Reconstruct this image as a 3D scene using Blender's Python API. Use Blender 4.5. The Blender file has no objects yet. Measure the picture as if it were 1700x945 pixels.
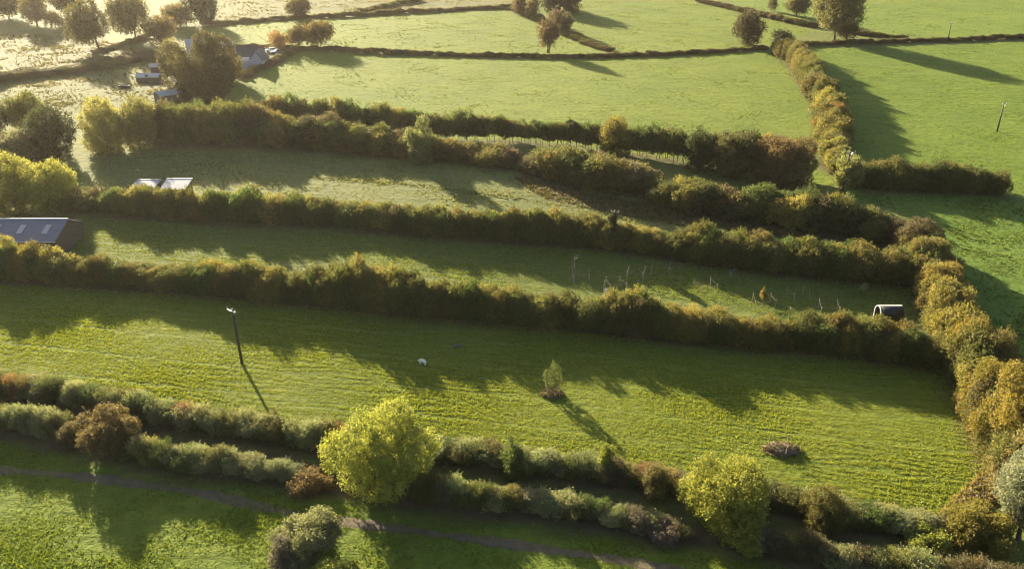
import bpy, bmesh, math, random
import numpy as np
from mathutils import Vector, Matrix

# ------------------------------------------------------------------ camera, world, sun, exposure
SC = bpy.context.scene
COL = SC.collection
F_PX, CX, CY = 1321.0, 850.0, 472.5          # focal length and centre in the photograph's pixels
PITCH = math.radians(23.0)
CAM_Z = 60.0
SUN_AZ = math.radians(-32.0)                 # from +Y towards +X
SUN_EL = math.radians(21.0)

cam_d = bpy.data.cameras.new('camera')
cam = bpy.data.objects.new('camera', cam_d); COL.objects.link(cam)
cam.location = (0, 0, CAM_Z)
cam.rotation_euler = (math.pi/2 - PITCH, 0, 0)
cam_d.sensor_fit = 'HORIZONTAL'; cam_d.sensor_width = 36.0
cam_d.lens = 36.0*F_PX/1700.0
cam_d.clip_start = 1.0; cam_d.clip_end = 9000.0
SC.camera = cam

world = bpy.data.worlds.new('World'); SC.world = world; world.use_nodes = True
wn = world.node_tree; wn.nodes.clear()
sky = wn.nodes.new('ShaderNodeTexSky'); sky.sky_type = 'NISHITA'; sky.sun_disc = False
sky.sun_elevation = SUN_EL; sky.sun_rotation = SUN_AZ
sky.air_density = 1.0; sky.dust_density = 2.5; sky.ozone_density = 1.0
bg = wn.nodes.new('ShaderNodeBackground'); bg.inputs['Strength'].default_value = 0.05
wo = wn.nodes.new('ShaderNodeOutputWorld')
wn.links.new(sky.outputs[0], bg.inputs[0]); wn.links.new(bg.outputs[0], wo.inputs[0])

sun_d = bpy.data.lights.new('sun', 'SUN'); sun_d.energy = 5.0; sun_d.angle = math.radians(0.55)
sun_d.color = (1.0, 0.86, 0.61)
sun = bpy.data.objects.new('sun', sun_d); COL.objects.link(sun)
sun_from = Vector((math.sin(SUN_AZ)*math.cos(SUN_EL), math.cos(SUN_AZ)*math.cos(SUN_EL), math.sin(SUN_EL)))
sun.rotation_euler = sun_from.to_track_quat('Z', 'Y').to_euler()
sun.location = (-60, 100, 120)

SC.view_settings.view_transform = 'Standard'; SC.view_settings.look = 'None'
SC.view_settings.gamma = 1.0; SC.view_settings.use_curve_mapping = False
SC.view_settings.exposure = 2.28
SC.cycles.max_bounces = 6; SC.cycles.diffuse_bounces = 2; SC.cycles.transmission_bounces = 4
SC.cycles.glossy_bounces = 2; SC.cycles.volume_bounces = 0; SC.cycles.transparent_max_bounces = 8
SC.cycles.use_denoising = True
SC.cycles.filter_width = 1.1

HAZE_DENSITY = 0.00005

rng = np.random.default_rng(11)
random.seed(11)

# ------------------------------------------------------------------ terrain
def ground_z(x, y):
    x = np.asarray(x, float); y = np.asarray(y, float)
    base = np.where(y < 480, 0.10*y, 48 + 8*(1-np.exp(-(y-480)/80.0)))
    base = np.where(y < -40, -4 - 4*(1-np.exp((y+40)/40.0)), base)
    z = base - 0.015*400*np.tanh(x/400)
    z = z + 0.35*np.sin(x/23.0+0.4)*np.sin(y/31.0+1.0) + 0.15*np.sin(x/9.0+y/13.0)
    return z

def ray(px, py):
    u = (px-CX)/F_PX; t = (py-CY)/F_PX
    return np.array([u, math.cos(PITCH)-t*math.sin(PITCH), -(math.sin(PITCH)+t*math.cos(PITCH))])

def P(px, py):
    """the point of the ground seen at pixel (px, py) of the photograph"""
    d = ray(px, py); k = CAM_Z/(0.10*d[1]-0.015*d[0]-d[2])
    for _ in range(30):
        h = CAM_Z + k*d[2] - float(ground_z(k*d[0], k*d[1]))
        k += h/(0.10*d[1]-0.015*d[0]-d[2])
    return Vector((k*d[0], k*d[1], float(ground_z(k*d[0], k*d[1]))))

def height_at(p, py):
    """height above p of a thing standing at p whose top shows at row py"""
    t = (py-CY)/F_PX
    z = CAM_Z - p.y*(math.sin(PITCH)+t*math.cos(PITCH))/(math.cos(PITCH)-t*math.sin(PITCH))
    return max(0.1, z - p.z)

def mpp(p):
    """metres per photo pixel at p"""
    return (p.y*math.cos(PITCH)+(CAM_Z-p.z)*math.sin(PITCH))/F_PX

def onground(x, y, dz=0.0):
    return Vector((x, y, float(ground_z(x, y))+dz))

# ------------------------------------------------------------------ materials
def nodes_of(name):
    m = bpy.data.materials.new(name); m.use_nodes = True
    nt = m.node_tree; nt.nodes.clear()
    out = nt.nodes.new('ShaderNodeOutputMaterial')
    return m, nt, out
def N(nt, t, **kw):
    n = nt.nodes.new(t)
    for k, v in kw.items(): setattr(n, k, v)
    return n
def mixrgb(nt, fac, a, b, mode='MIX'):
    n = N(nt, 'ShaderNodeMix', data_type='RGBA', blend_type=mode)
    for s, v in ((0, fac), (6, a), (7, b)):
        if hasattr(v, 'type'): nt.links.new(v, n.inputs[s])
        elif s == 0: n.inputs[0].default_value = v
        else: n.inputs[s].default_value = (*v, 1) if len(v) == 3 else v
    return n.outputs[2]
def math_node(nt, op, a, b=0.5, c=0.0):
    n = N(nt, 'ShaderNodeMath', operation=op)
    for i, v in enumerate((a, b, c)):
        if hasattr(v, 'type'): nt.links.new(v, n.inputs[i])
        else: n.inputs[i].default_value = v
    return n.outputs[0]
def noise(nt, vec, scale, detail=4, rough=0.55):
    n = N(nt, 'ShaderNodeTexNoise'); n.inputs['Scale'].default_value = scale
    n.inputs['Detail'].default_value = detail; n.inputs['Roughness'].default_value = rough
    if vec is not None: nt.links.new(vec, n.inputs['Vector'])
    return n.outputs['Fac']
def ramp(nt, fac, stops):
    n = N(nt, 'ShaderNodeValToRGB'); nt.links.new(fac, n.inputs[0])
    e = n.color_ramp.elements
    while len(e) < len(stops): e.new(0.5)
    for el, (p, c) in zip(e, stops): el.position = p; el.color = (*c, 1) if len(c) == 3 else c
    return n.outputs[0]

def mat_foliage(name, trans=0.46, rough=0.6, spec=0.2):
    m, nt, out = nodes_of(name)
    oi = N(nt, 'ShaderNodeObjectInfo')
    at = N(nt, 'ShaderNodeAttribute', attribute_name='tint')
    hs = N(nt, 'ShaderNodeHueSaturation')
    nt.links.new(oi.outputs['Color'], hs.inputs['Color'])
    # leaf by leaf: hue 0.47..0.53, value 0.55..1.45
    nt.links.new(math_node(nt, 'MULTIPLY_ADD', at.outputs['Fac'], -0.045, 0.5225), hs.inputs['Hue'])
    v = math_node(nt, 'MULTIPLY_ADD', at.outputs['Fac'], 0.9, 0.55)
    v2 = math_node(nt, 'MULTIPLY_ADD', oi.outputs['Random'], 0.3, 0.85)
    nt.links.new(math_node(nt, 'MULTIPLY', v, v2), hs.inputs['Value'])
    p = N(nt, 'ShaderNodeBsdfPrincipled'); nt.links.new(hs.outputs[0], p.inputs['Base Color'])
    p.inputs['Roughness'].default_value = rough; p.inputs['Specular IOR Level'].default_value = spec
    t = N(nt, 'ShaderNodeBsdfTranslucent')
    tc = mixrgb(nt, 1.0, hs.outputs[0], (1.25, 1.2, 0.75), 'MULTIPLY')
    nt.links.new(tc, t.inputs['Color'])
    mx = N(nt, 'ShaderNodeMixShader'); mx.inputs[0].default_value = trans
    nt.links.new(p.outputs[0], mx.inputs[1]); nt.links.new(t.outputs[0], mx.inputs[2])
    nt.links.new(mx.outputs[0], out.inputs[0])
    return m
FOLIAGE = mat_foliage('foliage')
GRASS_BLADE = mat_foliage('grass_blades', 0.5, 0.55, 0.25)

def mat_ground():
    m, nt, out = nodes_of('pasture_ground')
    geo = N(nt, 'ShaderNodeNewGeometry'); pos = geo.outputs['Position']
    zone = N(nt, 'ShaderNodeAttribute', attribute_name='zone').outputs['Color']
    n1 = noise(nt, pos, 0.06, 5); n2 = noise(nt, pos, 0.9, 5, 0.6); n3 = noise(nt, pos, 4.5, 3, 0.6)
    mp = N(nt, 'ShaderNodeMapping'); nt.links.new(pos, mp.inputs[0]); mp.inputs['Rotation'].default_value = (0, 0, 0.12)
    mp.inputs['Scale'].default_value = (0.16, 1.0, 1.0)
    n4 = noise(nt, mp.outputs[0], 1.0, 4, 0.6)
    c = mixrgb(nt, 1.0, zone, ramp(nt, n1, [(0.3, (0.82, 0.88, 0.8)), (0.7, (1.15, 1.08, 1.05))]), 'MULTIPLY')
    c = mixrgb(nt, 1.0, c, ramp(nt, n2, [(0.3, (0.68, 0.75, 0.7)), (0.55, (1, 1, 1)), (0.8, (1.25, 1.12, 1.1))]), 'MULTIPLY')
    c = mixrgb(nt, 0.6, c, ramp(nt, n4, [(0.3, (0.75, 0.8, 0.75)), (0.7, (1.15, 1.1, 1.05))]), 'MULTIPLY')
    p = N(nt, 'ShaderNodeBsdfPrincipled'); nt.links.new(c, p.inputs['Base Color'])
    p.inputs['Roughness'].default_value = 0.9; p.inputs['Specular IOR Level'].default_value = 0.1
    hsum = math_node(nt, 'MULTIPLY_ADD', n2, 0.5, math_node(nt, 'MULTIPLY_ADD', n3, 0.16, math_node(nt, 'MULTIPLY', n4, 0.35)))
    b = N(nt, 'ShaderNodeBump'); b.inputs['Strength'].default_value = 1.0; b.inputs['Distance'].default_value = 0.45
    nt.links.new(hsum, b.inputs['Height']); nt.links.new(b.outputs[0], p.inputs['Normal'])
    nt.links.new(p.outputs[0], out.inputs[0])
    return m

def mat_plain(name, col, rough=0.7, scale=3.0, var=0.25, metal=0.0, bump=0.0, stretch=None, spec=0.4):
    m, nt, out = nodes_of(name)
    tc = N(nt, 'ShaderNodeTexCoord'); v = tc.outputs['Object']
    if stretch:
        mp = N(nt, 'ShaderNodeMapping'); nt.links.new(v, mp.inputs[0]); mp.inputs['Scale'].default_value = stretch; v = mp.outputs[0]
    n = noise(nt, v, scale, 5, 0.6)
    lo = tuple(c*(1-var) for c in col); hi = tuple(min(1, c*(1+var)) for c in col)
    c = ramp(nt, n, [(0.3, lo), (0.7, hi)])
    p = N(nt, 'ShaderNodeBsdfPrincipled'); nt.links.new(c, p.inputs['Base Color'])
    p.inputs['Roughness'].default_value = rough; p.inputs['Metallic'].default_value = metal
    p.inputs['Specular IOR Level'].default_value = spec
    if bump:
        b = N(nt, 'ShaderNodeBump'); b.inputs['Distance'].default_value = bump; nt.links.new(n, b.inputs['Height'])
        nt.links.new(b.outputs[0], p.inputs['Normal'])
    nt.links.new(p.outputs[0], out.inputs[0])
    return m
BARK = mat_plain('bark', (0.09, 0.07, 0.05), 0.9, 2.5, 0.35, bump=0.05, stretch=(3, 3, 0.6))
PALE_BARK = mat_plain('pale_bark', (0.22, 0.19, 0.15), 0.9, 2.5, 0.3, bump=0.04)
POST = mat_plain('weathered_post_wood', (0.27, 0.23, 0.18), 0.8, 4, 0.25, stretch=(6, 6, 0.7))
POLE = mat_plain('creosoted_pole_wood', (0.055, 0.042, 0.032), 0.7, 3, 0.3, stretch=(6, 6, 0.5))
GALV = mat_plain('galvanised_steel', (0.62, 0.62, 0.62), 0.4, 5, 0.12, metal=0.5)
CERAMIC = mat_plain('glazed_insulator', (0.55, 0.53, 0.5), 0.3, 5, 0.05)
SLATE_ROOF = mat_plain('blue_grey_roof_sheet', (0.12, 0.128, 0.158), 0.65, 1.2, 0.14, metal=0.0)
SKYLIGHT = mat_plain('translucent_roof_panel', (0.27, 0.27, 0.29), 0.45, 2, 0.12)
TIMBER = mat_plain('brown_timber_boarding', (0.13, 0.095, 0.07), 0.85, 2, 0.25, stretch=(5, 5, 0.5))
TIN = mat_plain('pale_corrugated_tin', (0.2, 0.21, 0.27), 0.75, 2.5, 0.2, spec=0.2)
TIN_LIGHT = mat_plain('bright_corrugated_tin', (0.40, 0.40, 0.41), 0.75, 2.5, 0.25, spec=0.2)
BLACK_SHEET = mat_plain('black_plastic_shell', (0.02, 0.021, 0.022), 0.45, 3, 0.2)
WHITE_PAINT = mat_plain('white_paint', (0.8, 0.79, 0.76), 0.5, 4, 0.06)
RENDER_WALL = mat_plain('shaded_render_wall', (0.36, 0.38, 0.43), 0.8, 3, 0.1)  # white render darkened and blued, its shade put into the colour
HOUSE_ROOF = mat_plain('dark_slate_roof', (0.06, 0.055, 0.06), 0.6, 3, 0.2)
GLASS = mat_plain('window_glass', (0.03, 0.04, 0.05), 0.08, 2, 0.1, spec=0.8)
WOOL = mat_plain('sheep_wool', (0.72, 0.69, 0.62), 0.9, 20, 0.1, bump=0.03)
GREY_WOOL = mat_plain('grey_sheep_wool', (0.15, 0.125, 0.095), 0.9, 20, 0.15, bump=0.03)
PATH = mat_plain('trodden_path', (0.10, 0.078, 0.045), 0.9, 1.2, 0.3, bump=0.06)
TYRE = mat_plain('tyre_rubber', (0.02, 0.02, 0.02), 0.8, 5, 0.1)
CAR_WHITE = mat_plain('white_car_paint', (0.75, 0.75, 0.75), 0.25, 2, 0.03)
CAR_BLUE = mat_plain('blue_grey_car_paint', (0.12, 0.16, 0.22), 0.25, 2, 0.05)
DEAD = mat_plain('dead_bracken_soil', (0.15, 0.115, 0.08), 0.95, 3, 0.3, bump=0.1)

# ------------------------------------------------------------------ object helpers
def link(o, parent=None):
    COL.objects.link(o)
    if parent is not None: o.parent = parent
    return o
def tag(o, label=None, cat=None, group=None, kind=None):
    if label: o['label'] = label
    if cat: o['category'] = cat
    if group: o['group'] = group
    if kind: o['kind'] = kind
    return o
def empty(name, loc, label, cat, group=None, rz=0.0):
    o = bpy.data.objects.new(name, None); o.location = loc; o.rotation_euler = (0, 0, rz)
    o.empty_display_size = 0.5
    link(o); tag(o, label, cat, group); return o
def np_mesh(name, verts, faces_n, mat, tint=None, smooth=False):
    """verts (M*n,3): every n consecutive verts are one face"""
    me = bpy.data.meshes.new(name)
    nv = len(verts); nf = nv//faces_n
    me.vertices.add(nv); me.vertices.foreach_set('co', np.ascontiguousarray(verts, np.float32).ravel())
    me.loops.add(nv); me.loops.foreach_set('vertex_index', np.arange(nv, dtype=np.int32))
    me.polygons.add(nf); me.polygons.foreach_set('loop_start', np.arange(0, nv, faces_n, dtype=np.int32))
    if tint is not None:
        a = me.attributes.new('tint', 'FLOAT', 'FACE'); a.data.foreach_set('value', np.ascontiguousarray(tint, np.float32))
    me.update(); me.validate()
    me.materials.append(mat)
    return me
class MB:
    """collects boxes, tubes and faces and links them as one mesh object"""
    def __init__(s): s.bm = bmesh.new()
    def box(s, c, size, rot=None):
        r = bmesh.ops.create_cube(s.bm, size=1.0)['verts']
        M = Matrix.Translation(c) @ (rot.to_4x4() if rot else Matrix()) @ Matrix.Diagonal((*size, 1))
        bmesh.ops.transform(s.bm, matrix=M, verts=r); return s
    def tube(s, pts, radii, seg=7, cap=True):
        rings = []
        for i, p in enumerate(pts):
            p = Vector(p)
            d = (Vector(pts[min(i+1, len(pts)-1)])-Vector(pts[max(i-1, 0)])).normalized()
            a = d.orthogonal().normalized() if abs(d.z) < 0.99 else Vector((1, 0, 0))
            b = d.cross(a).normalized(); a = b.cross(d)
            rings.append([s.bm.verts.new(p+(a*math.cos(t)+b*math.sin(t))*radii[i]) for t in [2*math.pi*k/seg for k in range(seg)]])
        for r0, r1 in zip(rings, rings[1:]):
            for k in range(seg): s.bm.faces.new((r0[k], r0[(k+1) % seg], r1[(k+1) % seg], r1[k]))
        if cap:
            s.bm.faces.new(list(reversed(rings[0]))); s.bm.faces.new(rings[-1])
        return s
    def face(s, pts):
        s.bm.faces.new([s.bm.verts.new(Vector(p)) for p in pts]); return s
    def slab(s, pts, t):
        """a polygon thickened downwards by t along its normal"""
        n = (Vector(pts[1])-Vector(pts[0])).cross(Vector(pts[2])-Vector(pts[0])).normalized()
        up = [s.bm.verts.new(Vector(p)) for p in pts]; dn = [s.bm.verts.new(Vector(p)-n*t) for p in pts]
        s.bm.faces.new(up); s.bm.faces.new(list(reversed(dn)))
        for i in range(len(pts)):
            j = (i+1) % len(pts); s.bm.faces.new((up[j], up[i], dn[i], dn[j]))
        return s
    def build(s, name, mat, parent=None, smooth=False, loc=None):
        me = bpy.data.meshes.new(name); bmesh.ops.recalc_face_normals(s.bm, faces=s.bm.faces[:])
        s.bm.to_mesh(me); s.bm.free(); me.materials.append(mat)
        if smooth: me.polygons.foreach_set('use_smooth', [True]*len(me.polygons))
        o = bpy.data.objects.new(name, me); link(o, parent)
        if loc is not None: o.location = loc
        return o

# ------------------------------------------------------------------ foliage meshes
def unit(v): return v/np.maximum(np.linalg.norm(v, axis=-1, keepdims=True), 1e-6)
def rand_dirs(n): return unit(rng.normal(size=(n, 3)))
def leaf_quads(c, axis, L, W):
    """folded leaf rhombs at c along axis"""
    n = len(c)
    b = unit(np.cross(axis, rand_dirs(n)))
    L = L[:, None]; W = W[:, None]
    v = np.stack([c-axis*L*0.5, c+b*W*0.5, c+axis*L*0.5, c-b*W*0.5], 1)
    return v.reshape(-1, 3)
def lobes_in(rx, ry, z0, z1, n, rr=(0.34, 0.5)):
    c = rand_dirs(n)*rng.uniform(0.3, 0.85, (n, 1))**0.8
    c = c*np.array([rx, ry, (z1-z0)/2]) + np.array([0, 0, (z0+z1)/2])
    r = rng.uniform(*rr, n)*min(rx, ry, (z1-z0)/2)*1.15
    return c, r
def foliage(rx, ry, z0, z1, n_lobes, n_sprigs, per, sprig, leaf, up=0.4, inner=0.25, rr=(0.34, 0.5), aspect=0.6, spread=0.12):
    c, r = lobes_in(rx, ry, z0, z1, n_lobes, rr)
    sq = np.array([1, 1, 1.0])
    pts = []; nor = []; need = n_sprigs; tries = 0
    while need > 0 and tries < 8:
        tries += 1
        m = need*3
        i = rng.choice(n_lobes, m, p=r**2/np.sum(r**2)); d = rand_dirs(m)
        q = c[i] + d*r[i][:, None]*rng.uniform(0.82, 1.03, (m, 1))
        dist = np.linalg.norm(q[:, None, :]-c[None], axis=2)/r[None]
        dist[np.arange(m), i] = 9
        ok = (dist.min(1) > 0.8) & (q[:, 2] > z0*0.8)
        lo = rng.random(m) < inner
        ok = (ok | (lo & (q[:, 2] > z0))) & (q[:, 2] > 0.02)
        q = q[ok][:need]; d = d[ok][:need]
        pts.append(q); nor.append(d); need -= len(q)
    pts = np.concatenate(pts); nor = np.concatenate(nor); n = len(pts)
    d = unit(nor*(1-up)+np.array([0, 0, up])+rng.normal(0, 0.25, (n, 3)))
    t = rng.random((n, per))
    ln = rng.uniform(0.5, 1.3, n)*sprig
    cc = pts[:, None, :] + d[:, None, :]*(t*ln[:, None])[..., None] + rng.normal(0, spread, (n, per, 3))*sprig*1.6
    ax = unit(d[:, None, :]*0.6 + rng.normal(0, 0.65, (n, per, 3)))
    tint = np.clip(rng.normal(0.5, 0.17, (n, 1))+rng.normal(0, 0.16, (n, per)), 0, 1).ravel()
    L = leaf*rng.uniform(0.6, 1.35, n*per)
    return leaf_quads(cc.reshape(-1, 3), ax.reshape(-1, 3), L, L*aspect*rng.uniform(0.7, 1.2, n*per)), tint
def foliage_mesh(name, *a, **k):
    v, t = foliage(*a, **k)
    return np_mesh(name, v, 4, FOLIAGE, t)

# shrub meshes shared along the hedges (nominal height 4 m, radius 1.7 m)
SHRUB = [foliage_mesh('shrub', 1.75, 1.6, -0.3, 3.9, 18, 760, 11, 0.5, 0.19, up=0.5, rr=(0.36, 0.54)) for _ in range(7)]
SPRIGGY = [foliage_mesh('shrub', 1.55, 1.4, -0.3, 3.1, 16, 680, 14, 0.8, 0.17, up=0.88, aspect=0.4, spread=0.05) for _ in range(5)]
SPRIG_H = 3.6
STEMMY = [foliage_mesh('shrub', 1.9, 1.6, 1.0, 4.1, 14, 700, 11, 0.5, 0.2, up=0.5) for _ in range(5)]
LOW = [foliage_mesh('shrub', 1.35, 1.0, 0.05, 1.6, 12, 420, 8, 0.3, 0.2, up=0.35) for _ in range(4)]
LOW_H = 1.75
KINDS = {'shrub': (SHRUB, 4.25, 1.7), 'sprig': (SPRIGGY, SPRIG_H, 1.45), 'stemmy': (STEMMY, 4.3, 1.7), 'low': (LOW, LOW_H, 1.2)}

# foliage base colours; the silver one has low-sun sheen painted in
OLIVE = (0.125, 0.13, 0.045); GOLD = (0.225, 0.2, 0.058); OCHRE = (0.175, 0.155, 0.055); GREEN = (0.088, 0.118, 0.036)
DARK = (0.045, 0.055, 0.024); BROWN = (0.12, 0.10, 0.056); ORANGE = (0.24, 0.14, 0.06); RED = (0.2, 0.08, 0.05)
SILVER_SHEEN = (0.235, 0.25, 0.125); YELLOW = (0.25, 0.27, 0.06); LIME = (0.2, 0.225, 0.05); GREY = (0.18, 0.16, 0.12)
def pick(pal):
    """palette: list of (weight, colour)"""
    w = [p[0] for p in pal]; c = random.choices([p[1] for p in pal], w)[0]
    k = random.uniform(0.85, 1.15)
    return tuple(min(0.9, x*k*random.uniform(0.94, 1.06)) for x in c)+(1.0,)
AUTUMN = [(5, OLIVE), (2.5, OCHRE), (1.5, GOLD), (2.5, GREEN), (0.7, BROWN)]
SHADY = [(4, OLIVE), (3, GREEN), (1, BROWN), (1.5, OCHRE), (1, DARK)]
IVY = [(5, SILVER_SHEEN), (2, GREEN), (1, OLIVE), (0.5, OCHRE)]
TRIM = [(3, BROWN), (2, OLIVE), (1, DARK)]
RUSSET = [(3, OCHRE), (2.5, GOLD), (3, OLIVE), (0.6, BROWN)]

HEDGE_LINES = []          # (polyline xy, half width) of each hedge foot, banded with litter and painted shade
def sample_nodes(nodes, step, width):
    """nodes: (px, foot row, top row) -> centre points with heights, every step metres"""
    pts = []
    for px, pf, pt in nodes:
        f = P(px, pf); c = onground(f.x, f.y+width*0.45)
        pts.append((c.x, c.y, height_at(c, pt)))
    pts = np.array(pts)
    seg = np.hypot(np.diff(pts[:, 0]), np.diff(pts[:, 1])); s = np.concatenate([[0], np.cumsum(seg)])
    t = np.arange(0, s[-1], step)
    return np.stack([np.interp(t, s, pts[:, k]) for k in range(3)], 1), pts

def hedge(label, nodes, width, kind='shrub', pal=AUTUMN, step=1.35, skip=(), jitter=0.25, hvar=0.16, group=None, name='hedge', rows=1, stems=True, hmul=1.0):
    pos, raw = sample_nodes(nodes, step, width)
    meshes, H0, R0 = KINDS[kind]
    o = empty(name, onground(pos[0][0], pos[0][1]), label, 'hedge', group)
    inv = -o.location
    HEDGE_LINES.append((pos[:, :2], width*0.5))
    sm = MB()
    for i, (x, y, h) in enumerate(pos):
        for r in range(rows):
            off = (r-(rows-1)/2)*width*0.45 if rows > 1 else 0
            jx = x+random.uniform(-jitter, jitter)*step; jy = y+off+random.uniform(-jitter, jitter)*width*0.5
            k = 1+random.gauss(0, hvar)*0.8
            s = bpy.data.objects.new('shrub', random.choice(meshes)); link(s, o)
            s.location = onground(jx, jy, -0.05)-o.location
            wsc = width/(2*R0)*(1.1 if rows == 1 else 0.85)*random.uniform(0.9, 1.2)
            s.scale = (max(wsc, step/R0*1.1), wsc, h*hmul/H0*max(0.72, min(1.22, k)))
            s.rotation_euler = (0, 0, random.choice((0, math.pi))+random.uniform(-0.4, 0.4))
            s.color = pick(pal)
        if stems:
            for _ in range(2):
                bx, by = x+random.uniform(-.6, .6), y+random.uniform(-.5, .5)*width*0.6
                b = onground(bx, by, -0.1)-o.location; tz = h*random.uniform(0.5, 0.8)
                sm.tube([b, b+Vector((random.uniform(-.2, .2), random.uniform(-.2, .2), tz*.5)), b+Vector((random.uniform(-.5, .5), random.uniform(-.5, .5), tz))],
                        [0.045*h/4, 0.03*h/4, 0.015], 4, False)
    if stems: tag(sm.build('stems', BARK, o), kind='stuff')
    else: sm.bm.free()
    return o

def limbs(mb, base, h_trunk, rx, z0, z1, r0, n=7, forks=1):
    base = Vector(base)
    for fk in range(forks):
        off = Vector((random.uniform(-1, 1)*r0*2.2*(forks > 1), random.uniform(-.5, .5)*r0*(forks > 1), 0))
        top = base+off*1.6+Vector((random.uniform(-.1, .1)*rx, random.uniform(-.1, .1)*rx, h_trunk))
        mb.tube([base+off-Vector((0, 0, .3)), base+off+Vector((0, 0, .15*h_trunk)), base+off*1.3+(top-base-off)*.55, top], [r0*1.45, r0*1.05, r0*.85, r0*.7], 8)
        for k in range(n):
            a = 2*math.pi*(k+random.random()*.7)/n; zz = z0+(z1-z0)*random.uniform(.35, .88); rr = rx*random.uniform(.35, .75)
            e = base+Vector((math.cos(a)*rr, math.sin(a)*rr, zz))
            m = top.lerp(e, .5)+Vector((0, 0, random.uniform(0, .12)*(z1-z0)))
            mb.tube([top-Vector((0, 0, .3*random.random())), m, e], [r0*.5, r0*.3, r0*.08], 5, False)

def tree(name, label, px, pbase, ptop, pl, pr, col, cat='tree', group=None, trunk=0.16, leaf=None, dens=1.25, lobes=42, up=0.25,
         forks=1, depth=1.0, bark=None, rr=(0.17, 0.36), pal=None, aspect=0.65, inner=0.12):
    # the outline seen from above: solve the crown's height from its width and the rows it covers
    p = P(px, pbase); k = mpp(p); rx = (pr-pl)*k/2*0.95
    th = math.atan2(CAM_Z-p.z, p.y); c_, s_ = math.cos(th), math.sin(th); V = (pbase-ptop)*k; rs = rx*depth*s_
    if trunk < 0.1:                                   # crown down to the ground
        ac = math.sqrt(max(V*V/4-rs*rs, (0.27*V)**2)); h = 2*ac/c_
        p = P(px, pbase-(V/2-ac)/k)
    else:
        h = max(0.6*V/c_, (V*V-rs*rs)/(V*c_)*0.5+0.5*V/c_)
    xo = ((pl+pr)/2-px)*k
    ry = rx*depth
    o = empty(name, p, label, cat, group)
    if leaf is None: leaf = max(0.17, k*1.7*1.5)
    z0 = h*trunk; z1 = h*0.97
    area = 4*math.pi*((rx*ry)**1.6/3+2*((rx+ry)/2*(z1-z0)/2)**1.6/3)**(1/1.6)
    nl = int(min(60000, max(1500, area*3.2*dens/(leaf*leaf*0.45))))
    per = 10
    v, t = foliage(rx, ry, z0, z1, lobes, nl//per, per, leaf*3.2, leaf, up=up, inner=inner, rr=rr, aspect=aspect)
    lo, hi = np.percentile(v[:, 0], (0.7, 99.3)); v[:, 0] = (v[:, 0]-(lo+hi)/2)*(2*rx*0.9/(hi-lo))
    zt = np.percentile(v[:, 2], 99.6); v[:, 2] *= h/zt
    v[:, 0] += xo
    c = bpy.data.objects.new('crown', np_mesh('crown', v, 4, FOLIAGE, t)); link(c, o)
    c.color = (*col, 1)
    mb = MB(); limbs(mb, (0, 0, 0), max(z0*1.25, h*.12), rx*.8, max(0, z0), z1, max(.05, h*.02+.03), 7, forks)
    mb.build('trunk', bark or BARK, o, True)
    return o
def bush(label, px, pbase, ptop, pl, pr, col, name='bush', group=None, **k):
    k.setdefault('trunk', -0.22); k.setdefault('lobes', 30); k.setdefault('up', 0.45)
    return tree(name, label, px, pbase, ptop, pl, pr, col, cat='bush', group=group, **k)

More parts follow.
